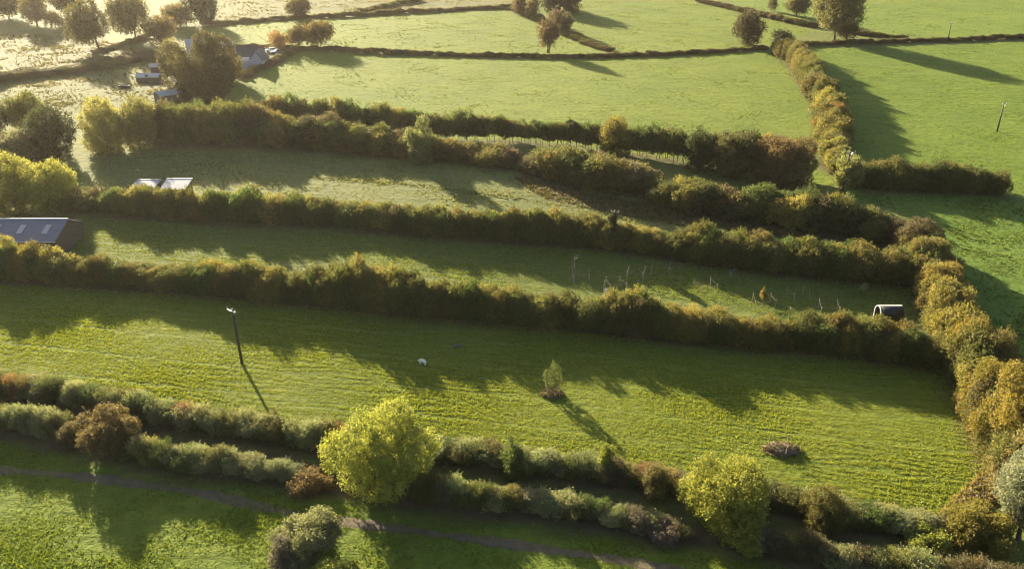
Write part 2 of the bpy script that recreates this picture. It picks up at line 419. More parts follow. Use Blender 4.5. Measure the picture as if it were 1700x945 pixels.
# ------------------------------------------------------------------ where the hedges run: (column, foot row, top row) in the photograph
HEDGES = [
 dict(label='short clipped silver-green hedge at the left edge, front row of the lane', nodes=[(-70,713,668),(0,721,676),(60,728,682),(102,736,692)], width=2.4, kind='sprig', pal=IVY, step=0.85, hmul=1.05),
 dict(label='silver-green upright hedge between the russet thorn bush and the orange bush', nodes=[(222,769,728),(300,789,744),(400,797,757),(488,804,774)], width=2.3, kind='sprig', pal=IVY, step=0.85, hmul=1.05),
 dict(label='sunlit front hedge of the lane running between the two yellow trees', nodes=[(700,846,793),(800,852,806),(874,856,816),(950,864,828),(1055,886,846),(1100,896,862),(1140,906,876)], width=2.2, kind='sprig', pal=IVY+[(2, OLIVE), (1, GREY)], step=0.85, hmul=1.05),
 dict(label='brownish front hedge with seed heads in the bottom corner beyond the second yellow tree', nodes=[(1270,930,888),(1350,945,896),(1450,968,912),(1550,990,928),(1650,1005,942),(1720,1020,950)], width=2.4, kind='sprig', pal=[(3, BROWN), (3, OLIVE), (2, SILVER_SHEEN), (1, GREY)], step=1.1),
 dict(label='long silver-topped hedge on the far side of the dark lane', nodes=[(-70,657,613),(0,666,622),(100,673,629),(200,697,653),(300,719,675),(400,731,687),(500,747,703),(590,755,711),(660,760,716),(750,775,731),(850,787,743),(950,801,757),(1050,815,771),(1130,830,786),(1200,840,796),(1290,851,807),(1350,865,821),(1420,883,839),(1500,894,850),(1580,902,858)], width=2.6, kind='sprig', pal=IVY+[(1.5, OLIVE), (1, BROWN), (0.15, ORANGE)], step=0.9),
 dict(label='long golden-topped hedge along the far side of the near mown field', nodes=[(-80,462,400),(0,468,405),(75,472,411),(102,474,426),(230,482,441),(320,491,440),(400,498,441),(510,508,456),(570,514,434),(630,522,447),(700,530,461),(800,536,470),(900,547,489),(1000,557,501),(1060,563,488),(1130,570,515),(1250,580,526),(1310,586,530),(1400,592,525),(1480,603,541),(1575,616,556)], width=3.6, pal=RUSSET+[(2, OLIVE), (1.5, GREEN)], step=1.3, rows=2),
 dict(label='long hedge behind the fenced sapling paddock, running from the sheds to the gap', nodes=[(95,348,322),(150,353,316),(250,362,310),(330,368,323),(400,370,315),(500,373,326),(560,377,336),(650,386,345),(700,392,340),(800,399,354),(850,403,346),(920,407,351),(1000,414,366),(1060,423,376),(1105,428,389)], width=3.8, pal=AUTUMN, step=1.5, rows=2),
 dict(label='pair of rounded olive hedge lengths at the head of the sapling paddock', nodes=[(1122,434,386),(1160,438,378),(1225,445,388),(1245,450,390),(1300,456,396),(1400,466,406),(1510,478,418)], width=4.2, pal=[(3, OLIVE), (2, GREEN), (2, OCHRE)], step=1.5, rows=2),
 dict(label='tall dark hedgerow above the strip field, from the yellow-green trees to its right end', nodes=[(255,237,178),(300,240,170),(400,243,168),(462,247,188),(600,256,205),(700,263,218),(760,269,229),(845,281,245)], width=6.0, pal=SHADY+[(2, OCHRE)], step=2.4, rows=2, hmul=0.95),
 dict(label='open row of bare-stemmed hedge trees below the large upper field', nodes=[(440,214,167),(550,224,173),(640,234,183),(700,236,195),(760,239,191),(850,240,201),(930,246,203),(990,253,209),(1060,262,217),(1135,274,216),(1200,284,224),(1270,294,232),(1340,303,248)], width=4.0, kind='stemmy', pal=SHADY+[(1, GOLD)], step=1.6),
 dict(label='brown domed hedge clumps in the middle, left end beside the scrub bank', nodes=[(885,285,256),(920,300,247),(966,312,253),(1020,318,262),(1080,324,284)], width=6.5, pal=[(3, BROWN), (3, OLIVE), (2, OCHRE)], step=2.0, rows=2),
 dict(label='dark hedge descending from the brown clumps to the boundary hedge', nodes=[(1095,340,294),(1155,356,302),(1230,367,312),(1290,376,318),(1360,388,320),(1410,396,336),(1450,402,352),(1500,408,363)], width=5.5, pal=SHADY+[(2, GOLD)], step=2.0, rows=2),
 dict(label='trimmed boxy hedge at the foot of the right-hand pasture', nodes=[(1432,313,270),(1480,317,267),(1550,319,268),(1620,323,276),(1675,327,292)], width=4.5, pal=[(3, OLIVE), (2, GREEN), (1, OCHRE)], step=1.7, rows=2),
 dict(label='upper boundary hedge running down between the large upper field and the right-hand pasture', nodes=[(1300,92,62),(1325,108,72),(1342,135,92),(1358,160,116),(1374,185,140),(1380,212,165),(1384,240,196),(1386,262,222),(1394,290,246)], width=5.0, pal=RUSSET+[(2, OLIVE)], step=1.8, rows=2),
 dict(label='lower boundary hedge beside the mown field, under the golden bushes', nodes=[(1520,425,366),(1535,455,396),(1560,505,445),(1578,555,480),(1605,618,535),(1640,690,600),(1675,770,660),(1700,850,730)], width=5.0, pal=RUSSET+[(2, OLIVE)], step=1.6, rows=2),
 dict(label='long low trimmed hedge along the top of the large upper field', nodes=[(335,79,71),(430,80,72),(500,83,75),(600,88,78),(700,92,83),(800,95,86),(900,97,88),(1000,96,88),(1100,93,84),(1200,87,79),(1275,82,73)], width=2.4, kind='low', pal=TRIM, step=1.9, stems=False),
 dict(label='low trimmed hedge along the top of the right-hand pasture', nodes=[(1320,77,69),(1400,74,65),(1500,71,63),(1570,69,61),(1640,66,58),(1720,64,55)], width=2.4, kind='low', pal=TRIM, step=1.9, stems=False),
 dict(label='diagonal low hedge running from the lone twin-stemmed tree line down to the field corner', nodes=[(850,16,8),(885,30,20),(915,45,36),(950,62,53),(985,77,68),(1015,86,78)], width=3.0, kind='low', pal=TRIM, step=2.0, stems=False),
 dict(label='double low hedge slanting down to the big pale oak', nodes=[(1165,4,-4),(1220,16,8),(1280,30,20),(1330,41,31),(1360,48,38)], width=4.0, kind='low', pal=TRIM, step=2.2, stems=False),
 dict(label='far low hedge above the upper left pasture', nodes=[(345,43,34),(430,36,28),(500,31,23),(600,27,18),(700,21,13),(780,16,9),(850,14,6)], width=3.0, kind='low', pal=TRIM, step=2.2, stems=False),
 dict(label='short far hedge slanting across the rough pasture at the top', nodes=[(590,25,16),(625,16,7),(660,8,0),(700,1,-7)], width=3.0, kind='low', pal=TRIM, step=2.2, stems=False),
 dict(label='brown clipped hedge slanting beside the farmhouse garden', nodes=[(400,130,118),(430,116,105),(455,103,92),(478,90,80),(495,84,74)], width=3.0, kind='low', pal=[(3, BROWN), (1, OLIVE)], step=1.8, stems=False),
 dict(label='overgrown brown hedge crossing the rough pasture on the left', nodes=[(-20,140,118),(60,128,112),(120,121,105),(180,112,96),(235,100,86),(285,95,80)], width=5.0, pal=TRIM+[(1, OLIVE)], step=2.2, rows=2, stems=False),
 dict(label='thin hedge line curving under the trees in the far left corner', nodes=[(160,88,80),(190,80,72),(215,72,64),(245,62,54)], width=2.5, kind='low', pal=TRIM, step=2.0, stems=False),
 dict(label='low hedge curving from the big pale oak along the top right hill', nodes=[(1395,48,38),(1430,58,50),(1470,62,55),(1500,64,57)], width=2.5, kind='low', pal=TRIM, step=2.0, stems=False),
]

# ------------------------------------------------------------------ ground sheet
def inside(poly, x, y):
    r = np.zeros(x.shape, bool); n = len(poly)
    for i in range(n):
        x0, y0 = poly[i]; x1, y1 = poly[(i+1) % n]
        c = ((y0 > y) != (y1 > y)) & (x < (x1-x0)*(y-y0)/((y1-y0) or 1e-9)+x0)
        r ^= c
    return r
def gpoly(pix):
    return [(p.x, p.y) for p in (P(a, b) for a, b in pix)]
def line_dist(poly, x, y):
    d = np.full(x.shape, 1e9)
    for (ax, ay), (bx, by) in zip(poly, poly[1:]):
        vx, vy = bx-ax, by-ay; t = np.clip(((x-ax)*vx+(y-ay)*vy)/max(1e-6, vx*vx+vy*vy), 0, 1)
        d = np.minimum(d, np.hypot(x-ax-t*vx, y-ay-t*vy))
    return d

FIELDS = {   # name: outline in the photograph
 'near': [(-80,470),(-80,612),(0,622),(200,652),(300,674),(580,707),(760,730),(1000,770),(1140,792),(1290,808),(1560,856),(1650,790),(1610,690),(1580,616),(1300,584),(900,546),(600,518),(300,490)],
 'paddock': [(125,360),(125,425),(330,442),(560,434),(900,490),(1060,486),(1300,526),(1530,545),(1520,478),(1300,455),(1000,418),(700,396),(300,372)],
 'strip': [(150,252),(150,312),(330,318),(560,335),(850,346),(1000,366),(1110,388),(1160,378),(1120,360),(900,305),(840,290),(600,266),(300,250)],
 'upper': [(330,170),(400,130),(500,84),(900,98),(1280,84),(1330,130),(1370,210),(1390,310),(1340,300),(1100,262),(850,238),(640,230),(440,210)],
 'right': [(1335,80),(1720,66),(1720,330),(1675,326),(1440,310),(1405,230),(1390,160)],
 'right_low': [(1380,316),(1720,332),(1720,640),(1690,620),(1600,470),(1530,370),(1440,335)],
 'corner': [(-80,720),(0,735),(220,778),(490,815),(720,858),(900,868),(1140,916),(1300,940),(1400,990),(-120,990)],
 'top_one': [(320,72),(350,45),(500,30),(850,15),(1010,84),(900,96),(700,91),(500,80)],
 'top_two': [(880,12),(950,0),(1170,0),(1360,50),(1270,78),(1030,88)],
 'top_three': [(1190,-3),(1720,-6),(1720,58),(1430,60),(1360,44)],
 'rough_left': [(-80,55),(140,60),(250,85),(120,108),(-80,122)],
 'rough_mid': [(-80,145),(60,130),(200,112),(290,95),(300,165),(130,190),(-60,170)],
 'rough_top': [(350,40),(370,-4),(860,-4),(840,12),(600,22)],
}
GP = {k: gpoly(v) for k, v in FIELDS.items()}
ZONE_COL = {'near': (0.122, 0.148, 0.024), 'paddock': (0.1, 0.128, 0.032), 'strip': (0.13, 0.145, 0.05), 'upper': (0.132, 0.17, 0.025), 'right': (0.112, 0.158, 0.022), 'right_low': (0.1, 0.155, 0.03), 'corner': (0.11, 0.145, 0.022), 'top_one': (0.132, 0.17, 0.026), 'top_two': (0.13, 0.168, 0.025), 'top_three': (0.13, 0.178, 0.029), 'rough_left': (0.092, 0.1, 0.036), 'rough_mid': (0.095, 0.112, 0.034), 'rough_top': (0.108, 0.116, 0.04)}
def build_ground():
    xs = np.concatenate([[-2600, -1700, -1100, -800, -600, -480, -400], np.arange(-350, -70, 4.0), np.arange(-70, 90, 1.6), np.arange(90, 351, 4.0), [400, 480, 600, 800, 1100, 1700, 2600]])
    ys = np.concatenate([[-600, -300, -150, -60, 0], np.arange(30, 130, 1.6), np.arange(130, 300, 2.5), np.arange(300, 560, 5.0), [600, 680, 800, 1000, 1300, 1800, 2500, 3400]])
    X, Y = np.meshgrid(xs, ys); Z = ground_z(X, Y)
    nx, ny = len(xs), len(ys)
    idx = np.arange(nx*ny).reshape(ny, nx)
    f = np.stack([idx[:-1, :-1], idx[:-1, 1:], idx[1:, 1:], idx[1:, :-1]], -1).reshape(-1, 4)
    me = bpy.data.meshes.new('ground')
    me.vertices.add(nx*ny); me.vertices.foreach_set('co', np.stack([X, Y, Z], -1).astype(np.float32).ravel())
    me.loops.add(f.size); me.loops.foreach_set('vertex_index', f.astype(np.int32).ravel())
    me.polygons.add(len(f)); me.polygons.foreach_set('loop_start', np.arange(0, f.size, 4, dtype=np.int32))
    me.polygons.foreach_set('use_smooth', np.ones(len(f), bool))
    x, y = X.ravel(), Y.ravel()
    c = np.tile(np.array([0.125, 0.145, 0.04]), (len(x), 1))
    for k, poly in GP.items(): c[inside(poly, x, y)] = ZONE_COL[k]
    def blend(w, col): 
        w = np.clip(w, 0, 1)[:, None]; c[:] = c*(1-w)+np.array(col)*w
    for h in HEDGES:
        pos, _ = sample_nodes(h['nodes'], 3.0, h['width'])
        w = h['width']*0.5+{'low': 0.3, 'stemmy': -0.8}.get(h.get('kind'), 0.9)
        blend((w+0.8-line_dist([tuple(q[:2]) for q in pos], x, y))/1.6, (0.10, 0.078, 0.045))  # leaf litter band, with the dark shade of the hedge foot painted in
    lane = [(-70,700),(0,712),(200,745),(400,780),(600,812),(800,840),(1000,868),(1150,890),(1300,910),(1500,940)]
    blend((2.6-line_dist(gpoly(lane), x, y))/1.2, (0.085, 0.065, 0.04))
    scrub = gpoly([(840,292),(900,330),(1000,350),(1110,372),(1300,395),(1480,412),(1440,402),(1280,378),(1100,345),(960,318),(880,290)])
    blend(inside(scrub, x, y)*0.85, (0.10, 0.09, 0.045))
    yard = gpoly([(380,80),(440,78),(500,82),(440,115),(400,130),(330,140),(250,150),(230,130),(300,100)])
    blend(inside(yard, x, y)*0.8, (0.12, 0.10, 0.08))
    me.update()
    a = me.color_attributes.new('zone', 'FLOAT_COLOR', 'POINT')
    a.data.foreach_set('color', np.concatenate([c, np.ones((len(c), 1))], 1).astype(np.float32).ravel())
    me.materials.append(mat_ground())
    o = bpy.data.objects.new('ground', me); link(o); o['kind'] = 'structure'
build_ground()

def strip(name, pix, width, mat, dz=0.03, label=None):
    pts = np.array(gpoly(pix))
    s = np.concatenate([[0], np.cumsum(np.hypot(*np.diff(pts, axis=0).T))]); t = np.arange(0, s[-1], 0.8)
    c = np.stack([np.interp(t, s, pts[:, k]) for k in range(2)], 1)
    for _ in range(6): c[1:-1] = (c[:-2]+c[1:-1]*2+c[2:])/4
    d = unit(np.gradient(c, axis=0)); n = np.stack([-d[:, 1], d[:, 0]], 1)
    bm = bmesh.new(); rows = []
    for i in range(len(c)):
        w = width*(1+0.25*math.sin(i*0.35)+0.18*math.sin(i*1.7+1))
        row = []
        for k in (-.5, -.25, 0, .25, .5):
            q = c[i]+n[i]*w*k
            row.append(bm.verts.new((q[0], q[1], float(ground_z(q[0], q[1]))+(dz if abs(k) < .5 else -0.01))))
        rows.append(row)
    for a, b in zip(rows, rows[1:]):
        for k in range(4): bm.faces.new((a[k], a[k+1], b[k+1], b[k]))
    me = bpy.data.meshes.new(name); bmesh.ops.recalc_face_normals(bm, faces=bm.faces[:]); bm.to_mesh(me); bm.free()
    me.materials.append(mat)
    o = bpy.data.objects.new(name, me); link(o); o['kind'] = 'structure'
    return o
strip('path', [(-80,776),(0,782),(100,788),(200,800),(340,820),(430,842),(560,866),(700,884),(850,905),(1000,926),(1130,950),(1250,975)], 1.25, PATH)

# ------------------------------------------------------------------ hedges, trees and bushes
for h in HEDGES: hedge(group='field hedges', **h)

# the two yellow trees of the lane and the bushes beside them
tree('field_maple_tree', 'largest round yellow tree, standing in the lane hedges', 638, 842, 679, 537, 736, YELLOW, trunk=-0.06, leaf=0.2, lobes=60, dens=1.25, rr=(0.14, 0.34))
tree('field_maple_tree', 'smaller yellow-green tree in the lane hedges, farther along from the round one', 1200, 892, 755, 1122, 1278, (0.245, 0.26, 0.055), trunk=-0.06, leaf=0.2, lobes=50, dens=1.2, rr=(0.14, 0.34))
bush('russet thorn bush breaking the lane hedge', 188, 755, 670, 130, 240, (0.145, 0.115, 0.055), name='thorn_bush', trunk=0.0, leaf=0.19)
bush('small low brown bush at the foot of the russet thorn bush', 118, 745, 700, 98, 142, BROWN, leaf=0.18)
bush('orange and red leaved bush at the foot of the round yellow tree', 515, 822, 776, 478, 556, (0.185, 0.135, 0.07), name='dogwood_bush', leaf=0.18)
bush('grey twiggy bush beside the smaller yellow tree', 1105, 905, 862, 1072, 1140, (0.18, 0.145, 0.12), leaf=0.17, dens=.8)
bush('silver-topped ivy bush standing alone in the nearest field', 512, 938, 848, 455, 570, (0.17, 0.18, 0.095), name='ivy_bush', leaf=0.17, up=0.6)
bush('low pale bush spreading at the very bottom edge in front of the ivy bush', 545, 1000, 925, 490, 620, LIME, leaf=0.18)
bush('grey bramble patch on the flank of the ivy bush', 468, 950, 890, 448, 505, (0.15, 0.14, 0.11), name='bramble_bush', leaf=0.16)
bush('olive-gold bush on the near side of the mown field close to the smaller yellow tree', 1365, 885, 808, 1325, 1408, (0.15, 0.14, 0.045), leaf=0.18)
bush('yellow-green bush in the bottom corner below the silver tree', 1615, 915, 832, 1552, 1690, (0.2, 0.18, 0.045), leaf=0.19)
bush('bright yellow-green sprigs at the edge of the lane corner', 1545, 915, 868, 1490, 1580, LIME, leaf=0.17, up=.8)
bush('small lime bush at the foot of the smaller yellow tree', 1240, 925, 878, 1220, 1262, LIME, leaf=0.17)
bush('rounded green bush at the bottom edge near the corner', 1480, 970, 912, 1455, 1520, LIME, leaf=0.17, up=.7)
bush('slim pale green bush sticking out of the lane hedge beside the mown field', 1005, 800, 742, 990, 1022, LIME, leaf=0.17, up=.7)
bush('tawny shrub in the far lane hedge before the smaller yellow tree', 1085, 828, 770, 1062, 1110, (0.14, 0.125, 0.05), leaf=0.17)
bush('dark green rounded shrub in the far lane hedge', 850, 800, 732, 832, 872, GREEN, leaf=0.17, up=.6)

# boundary hedge: bushes one can tell apart, from the field corner down to the bottom corner
GB = 'bushes of the boundary hedge'
for a in [
 ('small dark bush at the top of the boundary hedge', 1298, 70, 49, 1280, 1317, DARK), ('ochre bush just below the dark one at the top of the boundary hedge', 1297, 94, 66, 1281, 1313, OCHRE),
 ('third bush down the boundary hedge, brown and rounded', 1322, 102, 73, 1303, 1341, BROWN), ('fourth bush down the boundary hedge, tawny', 1331, 120, 87, 1312, 1350, OCHRE),
 ('fifth bush down the boundary hedge, olive', 1342, 140, 101, 1320, 1366, OLIVE), ('broad grey-olive bush, sixth down the boundary hedge', 1358, 165, 125, 1329, 1390, (0.14, 0.12, 0.05)),
 ('bright gold bush midway down the upper boundary hedge', 1374, 190, 155, 1346, 1405, GOLD), ('orange-gold bush below the bright gold one', 1378, 214, 172, 1346, 1411, (0.23, 0.16, 0.05)),
 ('green-gold bush above the gap in the boundary hedge', 1380, 240, 194, 1348, 1416, (0.17, 0.16, 0.045)), ('dull brown bush right above the pole corner', 1384, 262, 226, 1364, 1405, BROWN),
 ('dark bush directly behind the wooden pole at the field corner', 1392, 290, 243, 1374, 1412, OLIVE),
 ]: bush(*a, group=GB)
bush('pale silver-green bush at the foot of the pole in the field corner', 1404, 312, 258, 1382, 1430, (0.22, 0.23, 0.09), group=GB)
for a in [
 ('brown bush where the descending hedge meets the boundary', 1520, 428, 362, 1478, 1560, BROWN), ('broad ochre bush at the bend of the boundary hedge', 1532, 462, 392, 1482, 1588, OCHRE),
 ('rounded golden bush above the arched shelter', 1556, 505, 437, 1513, 1598, (0.215, 0.175, 0.05)), ('golden bush directly beside the arched shelter', 1573, 555, 472, 1523, 1622, GOLD),
 ('broad olive-gold bush at the corner of the mown field', 1598, 618, 524, 1545, 1655, (0.2, 0.17, 0.04)), ('tawny bush on the outer side of the boundary hedge', 1645, 640, 548, 1605, 1692, OCHRE),
 ('tall yellow-olive bush in the lower boundary hedge', 1640, 705, 595, 1587, 1692, (0.21, 0.18, 0.04)), ('largest golden bush at the right edge', 1678, 775, 615, 1612, 1745, (0.23, 0.19, 0.05)),
 ('straw-coloured bush low on the right edge', 1685, 830, 715, 1640, 1740, (0.24, 0.2, 0.09)),
 ]: bush(*a, group=GB, leaf=0.2)
tree('whitebeam_tree', 'silver-grey leaved tree at the right edge near the bottom corner', 1690, 905, 742, 1632, 1748, (0.24, 0.26, 0.17), trunk=.05, leaf=.2, group=None)

# bigger bushes in the row below the upper field
UB = 'bushes below the upper field'
for a in [('rounded golden bush in the row of bare-stemmed hedge trees', 1018, 258, 195, 990, 1052, GOLD), ('dark green bush, first of the three at the end of the row', 1157, 284, 216, 1130, 1190, (0.06, 0.075, 0.03)),
 ('grey-brown bush, middle of the three at the end of the row', 1213, 296, 221, 1180, 1252, (0.1, 0.1, 0.045)), ('red-brown bush, largest of the three at the end of the row', 1292, 308, 226, 1236, 1350, (0.135, 0.1, 0.05)),
 ('pale willow bush rising out of the tall dark hedgerow', 697, 270, 197, 672, 722, (0.17, 0.19, 0.08))]:
    bush(*a, group=UB, trunk=-.12)

# trees around the left edge
for a, k in [
 (('ash_tree', 'bright yellow-green tree behind the barn, the one at the edge', 28, 352, 259, -30, 76, (0.25, 0.255, 0.065)), dict(trunk=-.1)),
 (('ash_tree', 'bright yellow-green tree behind the barn, the one nearer the sheds', 92, 348, 270, 50, 134, (0.26, 0.265, 0.065)), dict(trunk=-.1)),
 (('willow_tree', 'tall yellow-green tree at the start of the dark hedgerow', 178, 250, 164, 138, 216, (0.26, 0.25, 0.08)), dict(trunk=-.1)),  # crown colour brightened to paint in the backlight
 (('willow_tree', 'second yellow-green tree at the start of the dark hedgerow', 232, 245, 164, 202, 268, (0.23, 0.225, 0.075)), dict(trunk=-.1)),  # backlight put into this crown's colour as well
 (('willow_tree', 'loose yellow-green tree at the edge above the dark thicket', 40, 215, 155, 8, 82, (0.15, 0.16, 0.04)), dict(trunk=.1)),
 (('thicket_tree', 'dark rounded tree beside the gap in the left-hand thicket', 92, 262, 178, 52, 132, DARK), dict(trunk=-.05)),
 (('thicket_tree', 'grey lichen-covered tree at the left edge below the willow', 30, 270, 215, -8, 75, (0.15, 0.15, 0.09)), dict(trunk=-.05)),
 (('thicket_tree', 'dark tree cut by the left edge beside the rough pasture', -10, 235, 170, -50, 18, DARK), dict(trunk=.08)),
 (('oak_tree', 'largest autumn oak in the upper left, with a visible trunk', 166, 85, 2, 114, 188, (0.115, 0.11, 0.042)), dict(trunk=.2)),
 (('oak_tree', 'autumn oak just behind the largest one in the upper left', 226, 66, -3, 184, 254, (0.115, 0.11, 0.042)), dict(trunk=.2)),
 (('oak_tree', 'smaller rounded oak in front of the farm trees in the upper left', 270, 76, 28, 243, 298, (0.15, 0.12, 0.045)), dict(trunk=.15)),
 (('oak_tree', 'low tree between the oaks and the dark plantation at the top', 300, 44, 8, 270, 322, (0.13, 0.105, 0.045)), dict(trunk=.1)),
 (('plantation_tree', 'dark dense tree at the top beside the far hedge', 335, 40, -14, 305, 366, DARK), dict(trunk=.08)),
 (('field_tree', 'pale tree in the top corner behind the rough pasture', 62, 42, -8, 36, 84, (0.14, 0.12, 0.05)), dict(trunk=.15)),
 (('field_tree', 'small sunlit tree in the top corner beside the pale one', 93, 46, 18, 78, 108, (0.17, 0.14, 0.05)), dict(trunk=.15)),
 (('field_tree', 'hazy dark tree at the extreme top left corner', 15, 30, -20, -15, 42, DARK), dict(trunk=.12)),
 (('field_tree', 'hazy dark tree in the top corner behind the sunlit small one', 115, 28, -25, 88, 145, DARK), dict(trunk=.12)),
 (('farm_tree', 'huge dark tree screening the farmhouse', 336, 158, 60, 274, 402, (0.075, 0.07, 0.03)), dict(trunk=-.1, lobes=30)),
 (('farm_tree', 'olive tree on the garden side of the huge dark farm tree', 385, 135, 90, 362, 408, (0.13, 0.115, 0.035)), dict(trunk=.08)),
 (('farm_tree', 'thin pale tree in front of the huge dark farm tree', 288, 120, 66, 270, 306, (0.15, 0.14, 0.05)), dict(trunk=.15, dens=.7)),
 (('farm_tree', 'low dark tree below the huge farm tree by the white-roofed shed', 330, 172, 135, 296, 380, (0.08, 0.07, 0.035)), dict(trunk=-.05)),
 (('field_tree', 'lone tree on the far hedge above the upper left pasture', 497, 31, -6, 475, 520, (0.09, 0.075, 0.035)), dict(trunk=.18)),
 (('field_tree', 'smaller of the two trees at the top corner of the large field', 496, 78, 42, 478, 512, (0.10, 0.08, 0.035)), dict(trunk=.18)),
 (('field_tree', 'wider of the two trees at the top corner of the large field', 527, 78, 36, 503, 557, (0.12, 0.095, 0.035)), dict(trunk=.18)),
 (('field_tree', 'pale orange feathery tree behind the parked cars', 464, 82, 51, 446, 484, (0.24, 0.15, 0.06)), dict(trunk=.12, dens=.7)),
 (('twin_stemmed_tree', 'lone oval tree with two stems on the hedge of the large field', 909, 87, 33, 890, 931, (0.11, 0.085, 0.042)), dict(trunk=.22, forks=2)),
 (('field_tree', 'grey-green round tree behind the twin-stemmed one', 940, 54, 21, 928, 953, (0.1, 0.095, 0.045)), dict(trunk=.15)),
 (('field_tree', 'silvery tree in the diagonal hedge next to the grey-green round one', 921, 50, 16, 905, 937, (0.16, 0.12, 0.08)), dict(trunk=.1)),
 (('field_tree', 'tall tree in the diagonal hedge, the lower of the pair', 885, 30, -6, 870, 898, (0.11, 0.095, 0.045)), dict(trunk=-.05)),
 (('field_tree', 'tall tree in the diagonal hedge, the upper of the pair', 866, 22, -8, 848, 878, (0.12, 0.095, 0.045)), dict(trunk=-.05)),
 (('plantation_tree', 'dense dark plantation tree cut by the top edge, the one beside the diagonal hedge', 915, 17, -26, 892, 940, DARK), dict(trunk=-.05)),
 (('plantation_tree', 'dense dark plantation tree cut by the top edge, over the pasture', 948, 18, -24, 925, 966, (0.06, 0.055, 0.03)), dict(trunk=-.05)),
 (('field_tree', 'dark egg-shaped tree on the hedge near the boundary corner', 1242, 74, 19, 1214, 1268, (0.065, 0.055, 0.03)), dict(trunk=.1)),
 (('oak_tree', 'big pale green oak above the right-hand pasture', 1385, 66, -24, 1346, 1428, (0.16, 0.155, 0.07)), dict(trunk=.15)),
 (('oak_tree', 'grey-green oak beside the big pale one, farther up the double hedge', 1322, 26, -12, 1300, 1345, (0.13, 0.13, 0.06)), dict(trunk=.18)),
 (('field_tree', 'small narrow tree at the start of the double hedge', 1281, 18, -6, 1274, 1290, (0.09, 0.085, 0.045)), dict(trunk=.1)),
 (('oak_tree', 'dark tree under the big pale oak on the field side', 1405, 66, 36, 1388, 1425, (0.09, 0.08, 0.04)), dict(trunk=.1)),
 ]: tree(*a, group='trees of the upper fields' if a[0] in ('field_tree', 'oak_tree', 'plantation_tree') else 'trees by the left-hand hedges', **k)
# ------------------------------------------------------------------ buildings
def corrugated(mb, a, b, c, d, pitch=0.25, amp=0.03, t=0.02):
    """ribbed sheet over the quad a-b (eave) d-c (ridge), ribs running from eave to ridge"""
    a, b, c, d = map(Vector, (a, b, c, d))
    n = max(4, int((b-a).length/pitch)); nor = (b-a).cross(d-a).normalized()
    lo = []; hi = []
    for i in range(n*2+1):
        u = i/(n*2); off = nor*(amp if i % 2 else 0.0)
        lo.append((mb.bm.verts.new(a.lerp(b, u)+off), mb.bm.verts.new(a.lerp(b, u)+off-nor*t)))
        hi.append((mb.bm.verts.new(d.lerp(c, u)+off), mb.bm.verts.new(d.lerp(c, u)+off-nor*t)))
    for i in range(n*2):
        mb.bm.faces.new((lo[i][0], lo[i+1][0], hi[i+1][0], hi[i][0])); mb.bm.faces.new((lo[i][1], hi[i][1], hi[i+1][1], lo[i+1][1]))
        mb.bm.faces.new((lo[i][0], lo[i][1], lo[i+1][1], lo[i+1][0])); mb.bm.faces.new((hi[i][0], hi[i+1][0], hi[i+1][1], hi[i][1]))

def build_barn():
    p = P(97, 430); he = height_at(p, 399); hw = 4.6; L = 26.0
    hr = height_at(onground(p.x, p.y+hw), 364) + onground(p.x, p.y+hw).z - p.z
    o = empty('barn', p, 'long barn with a blue-grey sheet roof and brown boarded walls, cut by the left edge', 'barn')
    x1 = 0.0; x0 = -L
    # boarded walls: front, gable, back
    bw = 0.3
    front = MB().box(((x0+x1)/2, 0.1, he/2-0.4), (L, 0.12, he+0.7)); front.build('front_wall', TIMBER, o)
    MB().box(((x0+x1)/2, 2*hw-0.1, he/2), (L, 0.12, he+1.2)).build('back_wall', TIMBER, o)
    g = MB().slab([(x1, 0.16, -0.8), (x1, 2*hw-0.16, -0.4), (x1, 2*hw-0.16, he), (x1, hw, hr-0.12), (x1, 0.16, he)], 0.12); g.build('gable_wall', TIMBER, o)
    bm_b = MB().box((0, 0, 0), (0.03, bw-0.05, 1.0)); board = bm_b.build('board', TIMBER, o); me = board.data
    n = int((2*hw-0.4)/bw)
    for i in range(n):
        y = 0.35+i*bw; zt = he+(hr-he)*(1-abs(y-hw)/hw)-0.15
        b = board if i == 0 else bpy.data.objects.new('board', me)
        if i: link(b, o)
        b.location = (x1+0.02, y, (zt-0.5)/2); b.scale = (1, 1, zt+0.5)
    ov = 0.35
    mb = MB(); corrugated(mb, (x0, -ov, he-ov*(hr-he)/hw+.05), (x1+ov, -ov, he-ov*(hr-he)/hw+.05), (x1+ov, hw, hr), (x0, hw, hr)); mb.build('roof_front', SLATE_ROOF, o)
    mb = MB(); corrugated(mb, (x1+ov, 2*hw+ov, he-ov*(hr-he)/hw+.05), (x0, 2*hw+ov, he-ov*(hr-he)/hw+.05), (x0, hw, hr), (x1+ov, hw, hr)); mb.build('roof_back', SLATE_ROOF, o)
    MB().tube([(x0, hw, hr+.05), (x1+ov, hw, hr+.05)], [.16, .16], 6).build('ridge_cap', GALV, o)
    s = (Vector((0, hw, hr))-Vector((0, -ov, he-ov*(hr-he)/hw+.05)))
    e = Vector((x1+ov-.02, -ov, he-ov*(hr-he)/hw+.08))
    MB().tube([e, e+s], [.09, .09], 5).build('verge_trim', SLATE_ROOF, o)
    MB().tube([Vector((x0, -ov-.08, e.z-.1)), Vector((x1+ov, -ov-.08, e.z-.1))], [.08, .08], 6).build('gutter', GALV, o)
    nrm = Vector((1, 0, 0)).cross(s).normalized()
    for xx in (-2.2, -6.3, -10.4, -14.5):
        a = Vector((xx-.45, -ov, e.z))+s*.34+nrm*.05
        MB().slab([a, a+Vector((.9, 0, 0)), a+Vector((.9, 0, 0))+s*.4, a+s*.4], .03).build('skylight', SKYLIGHT, o)
build_barn()

